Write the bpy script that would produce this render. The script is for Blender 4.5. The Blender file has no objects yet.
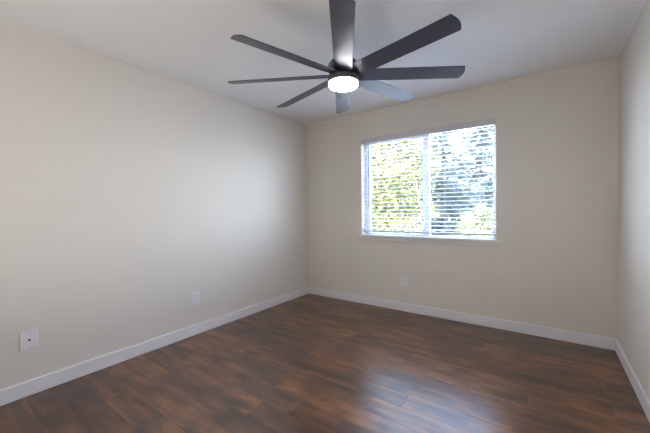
import bpy, bmesh, math, random
import numpy as np
from mathutils import Vector, Matrix
random.seed(7); rng = np.random.default_rng(7)
S = bpy.context.scene
COL = S.collection
PI = math.pi

# ------------------------------------------------------------------ camera
YAW, PITCH, ROLL, FPX = -0.62001, -0.02321, -0.01362, 310.87
F = Vector((math.sin(YAW)*math.cos(PITCH), math.cos(YAW)*math.cos(PITCH), math.sin(PITCH)))
R = Vector((math.cos(YAW), -math.sin(YAW), 0)); U = R.cross(F)
R2 = R*math.cos(ROLL)+U*math.sin(ROLL); U2 = -R*math.sin(ROLL)+U*math.cos(ROLL)
cd = bpy.data.cameras.new('camera'); cam = bpy.data.objects.new('camera', cd); COL.objects.link(cam)
M = Matrix.Identity(4)
for i in range(3):
    M[i][0] = R2[i]; M[i][1] = U2[i]; M[i][2] = -F[i]
M[0][3], M[1][3], M[2][3] = 2.8147, -3.5061, 1.2160
cam.matrix_world = M
cd.sensor_width = 36; cd.sensor_fit = 'HORIZONTAL'; cd.lens = 36*FPX/650; cd.clip_start = .02; cd.clip_end = 300
S.camera = cam

# ------------------------------------------------------------------ sky, sun, large lights, exposure
SKY_STRENGTH, SUN_STRENGTH, HALL_POWER, FAN_GLOW, BOUNCE_POWER = 20, 95, 2, 145, 26
w = bpy.data.worlds.new('sky'); S.world = w; w.use_nodes = True
nt = w.node_tree; nt.nodes.clear()
tc = nt.nodes.new('ShaderNodeTexCoord'); sx = nt.nodes.new('ShaderNodeSeparateXYZ')
rp = nt.nodes.new('ShaderNodeValToRGB'); bg = nt.nodes.new('ShaderNodeBackground'); ow = nt.nodes.new('ShaderNodeOutputWorld')
rp.color_ramp.elements[0].position = 0.0; rp.color_ramp.elements[0].color = (.80, .90, 1, 1)
rp.color_ramp.elements[1].position = .62; rp.color_ramp.elements[1].color = (.36, .54, 1, 1)
nt.links.new(tc.outputs['Generated'], sx.inputs[0]); nt.links.new(sx.outputs['Z'], rp.inputs[0])
nt.links.new(rp.outputs[0], bg.inputs[0]); bg.inputs[1].default_value = SKY_STRENGTH
nt.links.new(bg.outputs[0], ow.inputs[0])
sl = bpy.data.lights.new('sun', 'SUN'); sl.energy = SUN_STRENGTH; sl.angle = .01; sl.color = (1, .95, .84)
so = bpy.data.objects.new('sun', sl); COL.objects.link(so)
so.rotation_euler = Vector((.45, .75, -.75)).to_track_quat('-Z', 'Y').to_euler()

def area(name, loc, direction, sx_, sy_, power, col):
    l = bpy.data.lights.new(name, 'AREA'); l.shape = 'RECTANGLE'; l.size = sx_; l.size_y = sy_; l.energy = power; l.color = col
    o = bpy.data.objects.new(name, l); COL.objects.link(o); o.location = loc
    o.rotation_euler = Vector(direction).to_track_quat('-Z', 'Y').to_euler()
    return o
HALL_FILL = area('hallway_fill', (4.40, -3.80, 1.35), (-1, .12, .10), .85, 1.7, HALL_POWER, (1, .86, .70))  # added warm fill from the unseen hallway side, no fixture behind it
# added fill light behind the camera, lifts the ceiling like a bounced flash
BOUNCE = area('bounce_fill', (1.9, -4.0, .5), (0, .12, 1), 1.1, .9, BOUNCE_POWER, (1, .95, .88))
S.view_settings.view_transform = 'Standard'; S.view_settings.look = 'None'
S.view_settings.gamma = 1; S.view_settings.use_curve_mapping = False
S.view_settings.exposure = 0.0

# ------------------------------------------------------------------ materials
def mat(name, col, rough=.5, metal=0., spec=.5, bump=None, vary=None, coat=0., ior=None):
    m = bpy.data.materials.new(name); m.use_nodes = True
    n = m.node_tree; b = n.nodes['Principled BSDF']
    b.inputs['Base Color'].default_value = (*col, 1); b.inputs['Roughness'].default_value = rough
    b.inputs['Metallic'].default_value = metal; b.inputs['Specular IOR Level'].default_value = spec
    b.inputs['Coat Weight'].default_value = coat; b.inputs['Coat Roughness'].default_value = .15
    if ior: b.inputs['IOR'].default_value = ior
    t = n.nodes.new('ShaderNodeTexCoord')
    if bump:
        sc, st, dist = bump
        no = n.nodes.new('ShaderNodeTexNoise'); no.inputs['Scale'].default_value = sc; no.inputs['Detail'].default_value = 4
        bu = n.nodes.new('ShaderNodeBump'); bu.inputs['Strength'].default_value = st; bu.inputs['Distance'].default_value = dist
        n.links.new(t.outputs['Object'], no.inputs['Vector']); n.links.new(no.outputs['Fac'], bu.inputs['Height'])
        n.links.new(bu.outputs[0], b.inputs['Normal'])
    if vary:
        sc, amt = vary
        no = n.nodes.new('ShaderNodeTexNoise'); no.inputs['Scale'].default_value = sc
        r = n.nodes.new('ShaderNodeValToRGB')
        r.color_ramp.elements[0].color = (*[c*(1-amt) for c in col], 1); r.color_ramp.elements[1].color = (*[min(1, c*(1+amt)) for c in col], 1)
        n.links.new(t.outputs['Object'], no.inputs['Vector']); n.links.new(no.outputs['Fac'], r.inputs[0])
        n.links.new(r.outputs[0], b.inputs['Base Color'])
    return m
WALL = mat('wall_paint', (.740, .698, .642), .55, spec=.3, bump=(260, .12, .002), vary=(1.2, .01))
CEIL = mat('ceiling_paint', (.86, .855, .85), .7, spec=.2, bump=(180, .2, .003), vary=(1.2, .01))
TRIM = mat('white_trim_paint', (.81, .80, .82), .35, bump=(60, .03, .001))
SILLW = mat('sill_white_paint', (.76, .75, .74), .3, bump=(60, .03, .001))
SILLP = mat('sill_paint', (.72, .70, .69), .35, bump=(60, .03, .001))
VINYL = mat('white_vinyl', (.70, .70, .73), .35, bump=(90, .03, .001))
VALM = mat('valance_grey_white', (.62, .61, .65), .4, bump=(50, .04, .001))
SLAT = mat('blind_slat_white', (.74, .74, .75), .4, bump=(50, .04, .001))
CORD = mat('blind_cord', (.62, .62, .66), .7, bump=(900, .3, .0005))
WAND = mat('wand_acrylic', (.25, .28, .36), .2, bump=(40, .02, .001))
PLATE = mat('outlet_plastic', (.80, .79, .80), .35, bump=(80, .02, .0005))
DARK = mat('dark_slot', (.03, .03, .035), .5, bump=(80, .02, .0005))
STEEL = mat('screw_steel', (.55, .55, .56), .35, metal=1, bump=(200, .05, .0005))
FANM = mat('fan_gunmetal', (.085, .085, .10), .36, metal=0., spec=.8, bump=(140, .04, .0005))
BLADE = mat('fan_blade_charcoal', (.018, .022, .045), .36, spec=.75, ior=1.6, bump=(60, .05, .0006), vary=(8, .12))
BARK = mat('bark', (.10, .075, .055), .9, bump=(14, .8, .03), vary=(5, .3))
GROUNDM = mat('pale_bounce_ground', (.60, .56, .50), .9, bump=(8, .5, .05), vary=(.6, .35))  # ground made pale so it bounces sunlight up to the ceiling
SIDING = mat('hall_paint', (.74, .69, .62), .6, bump=(200, .1, .002))

def emis(name, col, st, base=(.9, .9, .9)):
    m = mat(name, base, .3, bump=(60, .02, .0005)); b = m.node_tree.nodes['Principled BSDF']
    b.inputs['Emission Color'].default_value = (*col, 1); b.inputs['Emission Strength'].default_value = st
    return m
LENS = emis('lit_frosted_glass', (.93, .94, 1.0), FAN_GLOW)
# the diffuser is brightest on its underside, where the lamp board faces, and dimmer round its rim
_n = LENS.node_tree; _g = _n.nodes.new('ShaderNodeNewGeometry'); _s = _n.nodes.new('ShaderNodeSeparateXYZ'); _r = _n.nodes.new('ShaderNodeMapRange')
_n.links.new(_g.outputs['True Normal'], _s.inputs[0]); _n.links.new(_s.outputs['Z'], _r.inputs['Value'])
_r.inputs['From Min'].default_value = -1; _r.inputs['From Max'].default_value = -.1; _r.inputs['To Min'].default_value = FAN_GLOW; _r.inputs['To Max'].default_value = FAN_GLOW*.07
_n.links.new(_r.outputs[0], _n.nodes['Principled BSDF'].inputs['Emission Strength'])

def glass_mat():
    m = bpy.data.materials.new('window_glass'); m.use_nodes = True; n = m.node_tree; n.nodes.clear()
    tr = n.nodes.new('ShaderNodeBsdfTransparent'); tr.inputs[0].default_value = (.95, .975, .97, 1)
    gl = n.nodes.new('ShaderNodeBsdfGlossy'); gl.inputs['Roughness'].default_value = .02
    lw = n.nodes.new('ShaderNodeLayerWeight'); lw.inputs[0].default_value = .5
    pw = n.nodes.new('ShaderNodeMath'); pw.operation = 'POWER'; pw.inputs[1].default_value = 5; n.links.new(lw.outputs['Facing'], pw.inputs[0])
    fr = n.nodes.new('ShaderNodeMath'); fr.operation = 'MULTIPLY_ADD'; fr.inputs[1].default_value = .55; fr.inputs[2].default_value = .035; n.links.new(pw.outputs[0], fr.inputs[0])
    mx = n.nodes.new('ShaderNodeMixShader'); o = n.nodes.new('ShaderNodeOutputMaterial')
    n.links.new(fr.outputs[0], mx.inputs[0]); n.links.new(tr.outputs[0], mx.inputs[1]); n.links.new(gl.outputs[0], mx.inputs[2])
    n.links.new(mx.outputs[0], o.inputs[0]); return m
GLASS = glass_mat()

def leaf_mat(name, c1, c2, trans=.35):
    m = bpy.data.materials.new(name); m.use_nodes = True; n = m.node_tree; n.nodes.clear()
    g = n.nodes.new('ShaderNodeNewGeometry'); r = n.nodes.new('ShaderNodeValToRGB')
    r.color_ramp.elements[0].color = (*c1, 1); r.color_ramp.elements[1].color = (*c2, 1)
    n.links.new(g.outputs['Random Per Island'], r.inputs[0])
    d = n.nodes.new('ShaderNodeBsdfDiffuse'); t = n.nodes.new('ShaderNodeBsdfTranslucent')
    mx = n.nodes.new('ShaderNodeMixShader'); mx.inputs[0].default_value = trans; o = n.nodes.new('ShaderNodeOutputMaterial')
    for s in (d, t): n.links.new(r.outputs[0], s.inputs[0])
    n.links.new(d.outputs[0], mx.inputs[1]); n.links.new(t.outputs[0], mx.inputs[2]); n.links.new(mx.outputs[0], o.inputs[0])
    return m
LEAF_Y = leaf_mat('leaves_yellow_green', (.060, .064, .026), (.24, .23, .105))
LEAF_G = leaf_mat('leaves_green', (.07, .09, .04), (.20, .22, .12))
NEEDLE = leaf_mat('needles_blue_green', (.055, .075, .08), (.15, .18, .185), .2)

def floor_mat():
    m = bpy.data.materials.new('walnut_laminate'); m.use_nodes = True; n = m.node_tree; L = n.links
    b = n.nodes['Principled BSDF']
    def N(t, **k):
        x = n.nodes.new(t)
        for a, v in k.items(): x.inputs[a].default_value = v
        return x
    def math_(op, a, b_=None):
        x = n.nodes.new('ShaderNodeMath'); x.operation = op
        for i, v in enumerate((a, b_)):
            if v is None: continue
            if isinstance(v, (int, float)): x.inputs[i].default_value = v
            else: L.new(v, x.inputs[i])
        return x.outputs[0]
    tc = n.nodes.new('ShaderNodeTexCoord'); at = n.nodes.new('ShaderNodeAttribute'); at.attribute_name = 'plank'
    sp = n.nodes.new('ShaderNodeSeparateXYZ'); L.new(tc.outputs['Object'], sp.inputs[0])
    off = math_('MULTIPLY', at.outputs['Fac'], 37.0)
    def vec(kx, ky, ko=1.0):
        c = n.nodes.new('ShaderNodeCombineXYZ')
        L.new(math_('MULTIPLY', sp.outputs['X'], kx), c.inputs[0]); L.new(math_('MULTIPLY', sp.outputs['Y'], ky), c.inputs[1])
        L.new(math_('MULTIPLY', off, ko), c.inputs[2]); return c.outputs[0]
    grain = N('ShaderNodeTexNoise', Scale=1.0, Detail=4.0, Roughness=.5, Distortion=.3); L.new(vec(2.6, 24), grain.inputs['Vector'])
    cloud = N('ShaderNodeTexNoise', Scale=1.0, Detail=3.0, Roughness=.5, Distortion=.6); L.new(vec(2.6, 8), cloud.inputs['Vector'])
    knot = N('ShaderNodeTexNoise', Scale=1.0, Detail=2.0, Roughness=.4, Distortion=.2); L.new(vec(4.2, 9.5, 1.7), knot.inputs['Vector'])
    r1 = n.nodes.new('ShaderNodeValToRGB'); e = r1.color_ramp.elements
    e[0].position = .30; e[0].color = (.028, .013, .008, 1); e[1].position = .70; e[1].color = (.31, .135, .050, 1)
    mid = r1.color_ramp.elements.new(.5); mid.color = (.115, .050, .024, 1)
    mixf = math_('ADD', math_('MULTIPLY', grain.outputs['Fac'], .35), math_('MULTIPLY', cloud.outputs['Fac'], .55))
    mixf = math_('ADD', mixf, math_('MULTIPLY', at.outputs['Fac'], .12))
    L.new(mixf, r1.inputs[0])
    kr = n.nodes.new('ShaderNodeValToRGB'); kr.color_ramp.elements[0].position = .42; kr.color_ramp.elements[0].color = (1, 1, 1, 1)
    kr.color_ramp.elements[1].position = .80; kr.color_ramp.elements[1].color = (.20, .20, .22, 1)
    L.new(knot.outputs['Fac'], kr.inputs[0])
    mul = n.nodes.new('ShaderNodeMix'); mul.data_type = 'RGBA'; mul.blend_type = 'MULTIPLY'; mul.inputs[0].default_value = 1
    L.new(r1.outputs[0], mul.inputs[6]); L.new(kr.outputs[0], mul.inputs[7]); L.new(mul.outputs[2], b.inputs['Base Color'])
    b.inputs['Roughness'].default_value = .28; b.inputs['IOR'].default_value = 1.82; b.inputs['Specular IOR Level'].default_value = .5
    rip = N('ShaderNodeTexNoise', Scale=1.0, Detail=2.0); L.new(vec(1.2, 60), rip.inputs['Vector'])
    bu = n.nodes.new('ShaderNodeBump'); bu.inputs['Strength'].default_value = .10; bu.inputs['Distance'].default_value = .002
    L.new(math_('ADD', math_('MULTIPLY', rip.outputs['Fac'], .7), math_('MULTIPLY', grain.outputs['Fac'], .4)), bu.inputs['Height'])
    L.new(bu.outputs[0], b.inputs['Normal'])
    return m
FLOORM = floor_mat()

# ------------------------------------------------------------------ mesh helpers
def box(bm, x0, x1, y0, y1, z0, z1):
    v = [bm.verts.new((x, y, z)) for z in (z0, z1) for y in (y0, y1) for x in (x0, x1)]
    for f in ((0, 2, 3, 1), (4, 5, 7, 6), (0, 1, 5, 4), (2, 6, 7, 3), (0, 4, 6, 2), (1, 3, 7, 5)):
        bm.faces.new([v[i] for i in f])
def lathe(bm, prof, n=48, c=(0, 0, 0)):
    rings = []
    for r, z in prof:
        if r < 1e-6: rings.append([bm.verts.new((c[0], c[1], c[2]+z))])
        else: rings.append([bm.verts.new((c[0]+r*math.cos(2*PI*i/n), c[1]+r*math.sin(2*PI*i/n), c[2]+z)) for i in range(n)])
    for a, b in zip(rings, rings[1:]):
        for i in range(n):
            j = (i+1) % n
            q = [a[i % len(a)], a[j % len(a)], b[j % len(b)], b[i % len(b)]]
            u = []
            for t in q:
                if t not in u: u.append(t)
            if len(u) > 2: bm.faces.new(u)
def tube(bm, pts, rad, n=8):
    pts = [Vector(p) for p in pts]; rings = []
    for i, p in enumerate(pts):
        d = (pts[min(i+1, len(pts)-1)]-pts[max(i-1, 0)]).normalized()
        a = d.orthogonal().normalized(); b = d.cross(a)
        if rings:                       # keep ring orientation steady
            pr = (rings[-1][0].co-pts[i-1]); pr = pr-d*pr.dot(d); a = pr.normalized(); b = d.cross(a)
        r = rad[i] if isinstance(rad, (list, tuple)) else rad
        rings.append([bm.verts.new(p+a*r*math.cos(2*PI*k/n)+b*r*math.sin(2*PI*k/n)) for k in range(n)])
    for a, b in zip(rings, rings[1:]):
        for k in range(n): bm.faces.new([a[k], a[(k+1) % n], b[(k+1) % n], b[k]])
    bm.faces.new(rings[0][::-1]); bm.faces.new(rings[-1])
def obj(name, bm, m, parent=None, bevel=0, smooth=False, seg=2):
    bmesh.ops.recalc_face_normals(bm, faces=bm.faces[:])
    me = bpy.data.meshes.new(name); bm.to_mesh(me); bm.free()
    me.materials.append(m)
    o = bpy.data.objects.new(name, me); COL.objects.link(o); o.parent = parent
    if bevel:
        b = o.modifiers.new('bevel', 'BEVEL'); b.width = bevel; b.segments = seg; b.limit_method = 'ANGLE'; b.angle_limit = .6
    if smooth:
        for p in me.polygons: p.use_smooth = True
        me.set_sharp_from_angle(angle=.7)
    return o
def boxes(name, lst, m, parent=None, bevel=0):
    bm = bmesh.new()
    for b in lst: box(bm, *b)
    return obj(name, bm, m, parent, bevel)
def struct(o): o['kind'] = 'structure'; return o
def thing(name, label, cat, loc=(0, 0, 0), rz=0, group=None):
    o = bpy.data.objects.new(name, None); COL.objects.link(o); o.location = loc; o.rotation_euler = (0, 0, rz)
    o.empty_display_size = .1
    o['label'] = label; o['category'] = cat
    if group: o['group'] = group
    return o

# ------------------------------------------------------------------ room shell
W, H, D, T = 3.296, 2.44, -4.6, .14          # width, height, rear wall, wall thickness
WX0, WX1, WZ0, WZ1 = .890, 2.403, .889, 2.100  # window opening
DY0, DY1, DH = -4.25, -3.35, 2.03            # doorway in the right wall
struct(boxes('wall_back', [(-T, WX0, 0, T, -.1, H+.1), (WX1, W+T, 0, T, -.1, H+.1), (WX0, WX1, 0, T, -.1, WZ0-.024), (WX0, WX1, 0, T, WZ1, H+.1)], WALL))
struct(boxes('wall_left', [(-T, 0, D-T, 0, -.1, H+.1)], WALL))
struct(boxes('wall_right', [(W, W+T, DY1, 0, -.1, H+.1), (W, W+T, D-T, DY0, -.1, H+.1), (W, W+T, DY0, DY1, DH, H+.1)], WALL))
struct(boxes('wall_front', [(0, W, D-T, D, -.1, H+.1)], WALL))
struct(boxes('ceiling', [(0, W, D, 0, H, H+.1)], CEIL))
# hallway beyond the doorway
hall = boxes('wall_hall', [(W+T+1.1, W+T+1.2, D-.1, -2.9, -.1, H), (W+T, W+T+1.2, D-.2, D-.1, -.1, H), (W+T, W+T+1.2, -2.9, -2.8, -.1, H), (W+T, W+T+1.2, D-.2, -2.8, H, H+.1)], SIDING)
struct(hall)
struct(boxes('floor_hall', [(W+T, W+T+1.1, D-.1, -2.9, -.1, 0), (W, W+T, DY0, DY1, -.1, 0)], FLOORM))
dt = boxes('door_1', [(W-.014, W, DY0-.06, DY0, 0, DH+.06), (W-.014, W, DY1, DY1+.06, 0, DH+.06), (W-.014, W, DY0, DY1, DH, DH+.06),
                      (W, W+T, DY0, DY0+.015, 0, DH-.015), (W, W+T, DY1-.015, DY1, 0, DH-.015), (W, W+T, DY0, DY1, DH-.015, DH)], TRIM, bevel=.003)
struct(dt)

# floor: planks laid parallel to the window wall, each with its own micro-bevel
bm = bmesh.new(); lay = bm.faces.layers.float.new('plank')
PW, PL, e_, dpt = .145, 1.215, .0020, .0012
rows = int(4.6/PW)+2
known = {12: 1.907, 11: 2.090, 10: 2.488}    # joints seen in the window glare
for k in range(rows):
    y1 = .02-.0-PW*k+.0; y0 = y1-PW
    base = random.random()*PL
    if k in known: base = known[k] % PL
    else:
        if k > 0:
            while abs(((base-prev) % PL)-PL/2) > PL*.38: base = random.random()*PL
    prev = base
    x = base-PL
    while x < W:
        a, b = max(x, 0), min(x+PL, W)
        c, d = max(y0, D), min(y1, 0)
        if b-a > .002 and d-c > .002:
            rnd = random.random()
            o_ = [bm.verts.new(p) for p in ((a, c, -dpt), (b, c, -dpt), (b, d, -dpt), (a, d, -dpt))]
            i_ = [bm.verts.new(p) for p in ((a+e_, c+e_, 0), (b-e_, c+e_, 0), (b-e_, d-e_, 0), (a+e_, d-e_, 0))]
            fs = [bm.faces.new(i_)]
            for q in range(4): fs.append(bm.faces.new([o_[q], o_[(q+1) % 4], i_[(q+1) % 4], i_[q]]))
            for f in fs: f[lay] = rnd
        x += PL
box(bm, 0, W, D, 0, -.1, -.003)
struct(obj('floor', bm, FLOORM))

# baseboards: flat board with an eased top
def base(name, lst):
    o = boxes(name, lst, TRIM, bevel=.005); struct(o)
bh, bt = .102, .014
base('baseboard_left', [(0, bt, D, -.0, 0, bh)])
base('baseboard_back', [(bt, W-bt, -bt, 0, 0, bh)])
base('baseboard_right', [(W-bt, W, DY1+.06, 0, 0, bh)])
base('baseboard_front', [(bt, W, D, D+bt, 0, bh)])

# ------------------------------------------------------------------ main window
win = bpy.data.objects.new('window_1', None); COL.objects.link(win); win.location = ((WX0+WX1)/2, .1, WZ0); win['kind'] = 'structure'
def wpart(name, lst, m, bevel=.003):
    o = boxes(name, [(a-win.location.x, b-win.location.x, c-.1, d-.1, e-WZ0, f-WZ0) for a, b, c, d, e, f in lst], m, win, bevel); return o
fy0, fy1 = .085, .135
MX0, MX1 = 1.645, 1.722
wpart('window_frame', [(WX0, WX0+.045, fy0, fy1, WZ0, WZ1), (WX1-.038, WX1, fy0, fy1, WZ0, WZ1), (WX0+.045, WX1-.038, fy0, fy1, WZ0, WZ0+.012), (WX0+.045, WX1-.038, fy0, fy1, WZ1-.04, WZ1)], VINYL)
wpart('sash', [(WX0+.045, WX0+.075, fy0+.008, fy1-.012, WZ0+.012, WZ1-.04), (MX0, MX1, fy0+.004, fy1-.008, WZ0+.012, WZ1-.04),
               (WX0+.075, MX0, fy0+.008, fy1-.012, WZ0+.012, WZ0+.022), (WX0+.075, MX0, fy0+.008, fy1-.012, WZ1-.07, WZ1-.04),], VINYL)
wpart('glass_pane', [(WX0+.07, MX0+.01, .108, .112, WZ0+.018, WZ1-.065)], GLASS, 0)
wpart('glass_pane', [(MX1-.01, WX1-.035, .118, .122, WZ0+.010, WZ1-.035)], GLASS, 0)
wpart('window_sill', [(WX0-.030, WX1+.045, -.032, 0, WZ0-.024, WZ0), (WX0, WX1, 0, T, WZ0-.024, WZ0)], SILLW, .004)
wpart('apron', [(WX0+.012, WX1+.022, -.014, 0, WZ0-.070, WZ0-.024)], SILLP, .003)

# ------------------------------------------------------------------ blind
BY = .042
bl = thing('window_blind', 'white horizontal slat blind with slats open, hanging inside the window opening', 'blind', ((WX0+WX1)/2, BY, WZ0))
def bpart(name, lst, m, bevel=.0, parent=None):
    cx = (WX0+WX1)/2
    return boxes(name, [(a-cx, b-cx, c-BY, d-BY, e-WZ0, f-WZ0) for a, b, c, d, e, f in lst], m, parent or bl, bevel)
val = bpart('valance', [(WX0+.002, WX1-.002, -.012, -.002, WZ1-.068, WZ1-.002), (WX0+.002, WX0+.010, -.002, .045, WZ1-.068, WZ1-.002), (WX1-.010, WX1-.002, -.002, .045, WZ1-.068, WZ1-.002)], VALM, .003)
bpart('head_rail', [(WX0+.012, WX1-.012, .016, .068, WZ1-.046, WZ1-.004)], SLAT, .002)
bpart('bottom_rail', [(WX0+.008, WX1-.008, BY-.026, BY+.026, WZ0+.036, WZ0+.054)], VALM, .004)
NS, pitch = 24, .0455
ztop = WZ1-.086
sb = bmesh.new()
hw, th, n = .025, .0028, 8
up, lo = [], []
for i in range(n+1):
    t = -1+2*i/n; zz = .0035*(1-t*t)
    up.append((t*hw, zz+th/2)); lo.append((t*hw, zz-th/2))
prof = up+lo[::-1]
L_ = (WX1-WX0)/2-.008
va = [sb.verts.new((-L_, y, z)) for y, z in prof]; vb = [sb.verts.new((L_, y, z)) for y, z in prof]
for i in range(len(prof)):
    j = (i+1) % len(prof); sb.faces.new([va[i], va[j], vb[j], vb[i]])
for q in (va, vb):
    for i in range(n): sb.faces.new([q[i], q[i+1], q[-2-i], q[-1-i]])
slat = obj('slat', sb, SLAT, bl, smooth=True)
for k in range(NS):
    s = slat if k == 0 else slat.copy()
    if k: COL.objects.link(s); s.parent = bl
    s.location = (0, 0, ztop-WZ0-k*pitch); s.rotation_euler = (math.radians(4), 0, 0)
zb = WZ0+.02
for xx in (1.02, 1.40, 1.90, 2.29):
    bm = bmesh.new(); cx = (WX0+WX1)/2
    for yy in (-.0275, .0275): tube(bm, [(xx-cx, yy, .050), (xx-cx, yy, WZ1-.05-WZ0)], .0009, 5)
    obj('ladder_cord', bm, CORD, bl)
bm = bmesh.new(); cx = (WX0+WX1)/2
tube(bm, [(.987-cx, -.031-.0, 1.25-WZ0), (.987-cx, -.031, 2.032-WZ0)], .0042, 8)
tube(bm, [(.987-cx, -.031, 1.235-WZ0), (.987-cx, -.031, 1.262-WZ0)], .006, 8)
obj('tilt_wand', bm, WAND, bl, smooth=True)
for xx, z0 in ((2.268, 1.915), (2.276, 1.345)):
    bm = bmesh.new()
    tube(bm, [(xx-cx, -.034, z0-WZ0), (xx-cx, -.034, 2.04-WZ0)], .0011, 6)
    c = obj('lift_cord', bm, CORD, bl)
    bm = bmesh.new(); lathe(bm, [(0, .004), (.003, .004), (.0065, -.02), (.0075, -.034), (0, -.036)], 16, (xx-cx, -.034, z0-WZ0))
    obj('tassel', bm, WAND, c, smooth=True)

# ------------------------------------------------------------------ ceiling fan
FX, FY = 1.71, -1.728
fan = thing('ceiling_fan', 'eight-blade charcoal ceiling fan with a lit round frosted light', 'ceiling fan', (FX, FY, H))
def flathe(name, prof, m, parent=fan, n=56):
    bm = bmesh.new(); lathe(bm, [(r, z-H) for r, z in prof], n); return obj(name, bm, m, parent, smooth=True)
flathe('canopy', [(0, H), (.070, H), (.071, H-.008), (.069, H-.04), (.058, H-.062), (.03, H-.072), (0, H-.072)], FANM)
flathe('downrod', [(0, H-.06), (.0135, H-.06), (.0135, 2.20), (0, 2.20)], FANM)
mh = flathe('motor_housing', [(0, 2.215), (.026, 2.215), (.034, 2.20), (.062, 2.198), (.088, 2.190), (.100, 2.172), (.102, 2.150), (.100, 2.134), (.06, 2.130), (.06, 2.088), (.085, 2.088), (0, 2.088)], FANM)
flathe('light_housing', [(0, 2.090), (.098, 2.090), (.1025, 2.086), (.1035, 2.064), (.1025, 2.055), (0, 2.055)], FANM)
flathe('glass_shade', [(0, 2.0555), (.097, 2.0555), (.098, 2.050), (.0965, 2.038), (.090, 2.0295), (.075, 2.0245), (.045, 2.022), (0, 2.0212)], LENS)
PIT, RP, RM, BWD = -.252, .767, .771, .117
corr = {3: (.025, -.0125), 4: (.015, -.0125), 5: (-.010, -.0025), 6: (.025, .005), 7: (.010, .025), 0: (0, -.0075), 1: (.025, .0125), 2: (.012, 0)}
def blade_mesh():
    bm = bmesh.new()
    pts = []
    r0 = .055; hwid = BWD/2
    pts += [(r0, -.020), (r0+.02, -.030), (r0+.075, -hwid)]
    # tip: gentle bulge between two softly rounded corners
    for i in range(5):
        a = -PI/2+PI/2*i/4; c = .006; pts.append((RM-c+c*math.cos(a)-.002, -hwid+c+c*math.sin(a)))
    for i in range(1, 8):
        t = -1+2*i/8; pts.append((RP-.002+.016*(1-t*t)+(.0)*t, t*(hwid-.006)))
    for i in range(5):
        a = PI/2*i/4; c = .006; pts.append((RP-c+c*math.cos(a)-.002, hwid-c+c*math.sin(a)))
    pts += [(r0+.075, hwid), (r0+.02, .030), (r0, .020)]
    th = .0045
    def cam_(v): return .0
    t_ = [bm.verts.new((x, y, th/2)) for x, y in pts]; b_ = [bm.verts.new((x, y, -th/2)) for x, y in pts]
    bm.faces.new(t_); bm.faces.new(b_[::-1])
    for i in range(len(pts)):
        j = (i+1) % len(pts); bm.faces.new([t_[i], b_[i], b_[j], t_[j]])
    return bm
bl0 = obj('blade', blade_mesh(), BLADE, fan, bevel=.0012)
br = bmesh.new(); box(br, .058, .10, -.016, .016, .0022, .0075)
br0 = obj('blade_bracket', br, FANM, bl0, bevel=.0015)
for k in range(8):
    if k == 0: b = bl0
    else:
        b = bl0.copy(); COL.objects.link(b); b.parent = fan
        c = br0.copy(); COL.objects.link(c); c.parent = b
    da, dz = corr[k]
    ang = .543+da-k*PI/4
    b.matrix_local = (Matrix.Translation((0, 0, 2.104-H)) @ Matrix.Rotation(ang, 4, 'Z') @ Matrix.Rotation(-math.atan2(dz-.006, .77), 4, 'Y') @ Matrix.Rotation(PIT, 4, 'X'))

# ------------------------------------------------------------------ wall outlets
def plate_bm(w_, h_, th=.0055):
    bm = bmesh.new(); box(bm, -w_/2, w_/2, -th, 0, -h_/2, h_/2); return bm
def outlet(loc, rz, label, w_=.078, h_=.122):
    t = thing('wall_outlet', label, 'wall outlet', loc, rz, None)
    obj('cover_plate', plate_bm(w_, h_), PLATE, t, bevel=.002)
    for s in (1, -1):
        bm = bmesh.new()
        for i in range(1):
            pts = []
            for a in range(24):
                an = 2*PI*a/24; x = .0170*math.cos(an); z = .0170*math.sin(an); z = max(-.0135, min(.0135, z)); pts.append((x, z))
            f = [bm.verts.new((x, -.0075, z)) for x, z in pts]; g = [bm.verts.new((x, -.005, z)) for x, z in pts]
            bm.faces.new(f)
            for q in range(24): bm.faces.new([f[q], f[(q+1) % 24], g[(q+1) % 24], g[q]])
        r = obj('receptacle', bm, PLATE, t); r.location = (0, 0, s*.0195)
        bm = bmesh.new(); box(bm, -.0075, -.0055, -.0079, -.0074, -.002, .006); box(bm, .0055, .0075, -.0079, -.0074, -.001, .006); box(bm, -.002, .002, -.0079, -.0074, -.009, -.005)
        obj('slot', bm, DARK, r)
    bm = bmesh.new(); lathe(bm, [(0, .0012), (.002, .0010), (.0032, 0)], 12)
    sc = obj('screw', bm, STEEL, t, smooth=True); sc.location = (0, -.0055, 0); sc.rotation_euler = (PI/2, 0, 0)
    return t
outlet((1.444, 0, .352), 0, 'white duplex power outlet on the wall below the window')
outlet((0, -1.778, .363), PI/2, 'white duplex power outlet on the long left wall, nearer the corner')
t = thing('cable_wall_plate', 'larger white cable jack plate with one dark socket, low on the left wall', 'wall plate', (0, -2.986, .371), PI/2)
obj('cover_plate', plate_bm(.090, .122, .007), PLATE, t, bevel=.0025)
bm = bmesh.new(); lathe(bm, [(0, .010), (.003, .010), (.003, .004), (.0068, .004), (.0075, 0)], 6)
j = obj('coax_jack', bm, DARK, t); j.location = (0, -.007, 0); j.rotation_euler = (PI/2, 0, 0)
bm = bmesh.new(); lathe(bm, [(0, .0014), (.0024, .0011), (.0038, 0)], 12)
sc = obj('screw', bm, STEEL, t, smooth=True); sc.location = (0, -.007, .042); sc.rotation_euler = (PI/2, 0, 0)
s2 = sc.copy(); COL.objects.link(s2); s2.parent = t; s2.location = (0, -.007, -.042)

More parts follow.
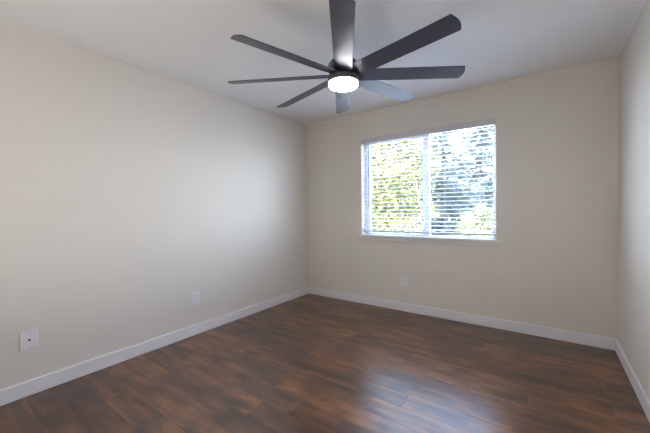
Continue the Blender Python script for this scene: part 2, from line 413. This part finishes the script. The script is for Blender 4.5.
# ------------------------------------------------------------------ outside
GZ = -2.9
struct(boxes('ground', [(-45, 45, .6, 80, GZ-.2, GZ)], GROUNDM))
def leaves(name, P, Nrm, size, m, parent, aspect=.6):
    """P (n,3) centres; each leaf a folded pair of faces"""
    n = len(P)
    a = rng.normal(size=(n, 3)); nn = Nrm+rng.normal(size=(n, 3))*.7; nn /= np.linalg.norm(nn, axis=1)[:, None]
    a -= (a*nn).sum(1)[:, None]*nn; a /= np.linalg.norm(a, axis=1)[:, None]; b = np.cross(nn, a)
    s = (size*rng.uniform(.6, 1.3, n))[:, None]
    v = np.stack([P-a*s*.5, P+b*s*aspect*.5+nn*s*.12, P+a*s*.5, P-b*s*aspect*.5+nn*s*.12], 1).reshape(-1, 3)
    q = (np.arange(n)*4)[:, None]
    faces = np.stack([q+[0, 1, 2], q+[0, 2, 3]], 1).reshape(-1)
    me = bpy.data.meshes.new(name); me.vertices.add(len(v)); me.vertices.foreach_set('co', v.ravel())
    me.loops.add(len(faces)); me.loops.foreach_set('vertex_index', faces.astype(np.int32))
    nf = len(faces)//3; me.polygons.add(nf); me.polygons.foreach_set('loop_start', np.arange(nf, dtype=np.int32)*3)
    me.update(calc_edges=True); me.materials.append(m)
    o = bpy.data.objects.new(name, me); COL.objects.link(o); o.parent = parent; return o
def broadleaf(name, label, loc, height, crown, zc, m, nclump, per, leaf, cat='tree'):
    t = thing(name, label, cat, loc); rx, rz = crown
    bm = bmesh.new(); top = zc+rz*.5
    tube(bm, [(0, 0, 0), (.05, 0, zc*.3), (-.04, .06, zc*.7), (.03, 0, top)], [height*.03, height*.022, height*.016, .02], 9)
    cl = []
    for i in range(nclump):
        d = rng.normal(size=3); d /= np.linalg.norm(d); r = rng.uniform(.35, 1)**.6
        c = np.array([d[0]*rx*r, d[1]*rx*r, zc+d[2]*rz*r]); cl.append(c)
        if i % 4 == 0:
            h0 = max(.25*zc, min(top*.9, c[2]-rx*.5*rng.uniform(.3, 1)))
            tube(bm, [(0, 0, h0), (c[0]*.5, c[1]*.5, h0+(c[2]-h0)*.6), tuple(c)], [.035, .02, .006], 5)
    obj('trunk', bm, BARK, t)
    cl = np.array(cl)
    P = np.repeat(cl, per, 0)+rng.normal(size=(nclump*per, 3))*np.array([.24, .24, .16])*rx/1.6
    Nn = P-np.array([0, 0, zc-.4*rz]); Nn /= np.linalg.norm(Nn, axis=1)[:, None]
    leaves('foliage', P, Nn, leaf, m, t); return t
def conifer(name, label, loc, height, rad, m, dens=1.0, base_h=.12):
    t = thing(name, label, 'tree', loc); bm = bmesh.new()
    tube(bm, [(0, 0, 0), (0, 0, height)], [height*.022, .015], 8)
    Ps = []; z = height*base_h
    while z < height*.98:
        f = 1-(z/height); L = rad*(f**.75)*rng.uniform(.75, 1.1)
        for k in range(6):
            an = rng.uniform(0, 2*PI); L2 = L*rng.uniform(.7, 1.1)
            d = np.array([math.cos(an), math.sin(an)])
            s = np.linspace(0, 1, 8)
            pts = [(d[0]*L2*u, d[1]*L2*u, z+.10*L2*math.sin(u*2.4)-.28*L2*u*u) for u in s]
            tube(bm, pts[::2]+[pts[-1]], [.03*f+.01, .02*f+.008, .014, .008, .004], 4)
            n = int(150*L2*dens)
            u = rng.uniform(.12, 1, n); side = np.array([-d[1], d[0]])
            wv = rng.normal(size=n)*.16*L2*(1.15-u)
            zz = z+.10*L2*np.sin(u*2.4)-.28*L2*u*u-np.abs(wv)*.35-rng.uniform(0, .12, n)
            Ps.append(np.stack([d[0]*L2*u+side[0]*wv, d[1]*L2*u+side[1]*wv, zz], 1))
        z += rng.uniform(.16, .26)
    obj('trunk', bm, BARK, t); P = np.concatenate(Ps)
    leaves('foliage', P, np.tile([0, 0, 1.], (len(P), 1)), .13, m, t, .28); return t
broadleaf('broadleaf_tree', 'sunlit yellow-green leafy tree close outside the left window pane', (-1.95, 6.6, GZ), 9.2, (1.75, 3.7), 5.4, LEAF_Y, 380, 110, .10)
conifer('conifer_tree', 'tall dense blue-green conifer directly behind the middle post of the window', (-1.0, 11.2, GZ), 11.5, 2.3, NEEDLE, 1.5)
conifer('conifer_tree', 'blue-green conifer farther off, seen at the right edge of the window', (-.7, 18.2, GZ), 16.0, 3.3, NEEDLE, 1.3)
broadleaf('broadleaf_tree', 'low pale green bushy tree at the lower right of the window', (1.35, 7.4, GZ), 4.2, (1.05, 1.2), 2.95, LEAF_G, 150, 80, .09)
broadleaf('broadleaf_tree', 'distant pale green tree behind the yellow-green tree, at the far left of the window', (-6.6, 15.5, GZ), 7.5, (2.9, 2.7), 4.6, LEAF_G, 200, 80, .16)
broadleaf('broadleaf_tree', 'broad yellow-green tree far behind the conifers', (-3.0, 26.5, GZ), 8.5, (3.2, 2.5), 4.2, LEAF_Y, 240, 80, .18)
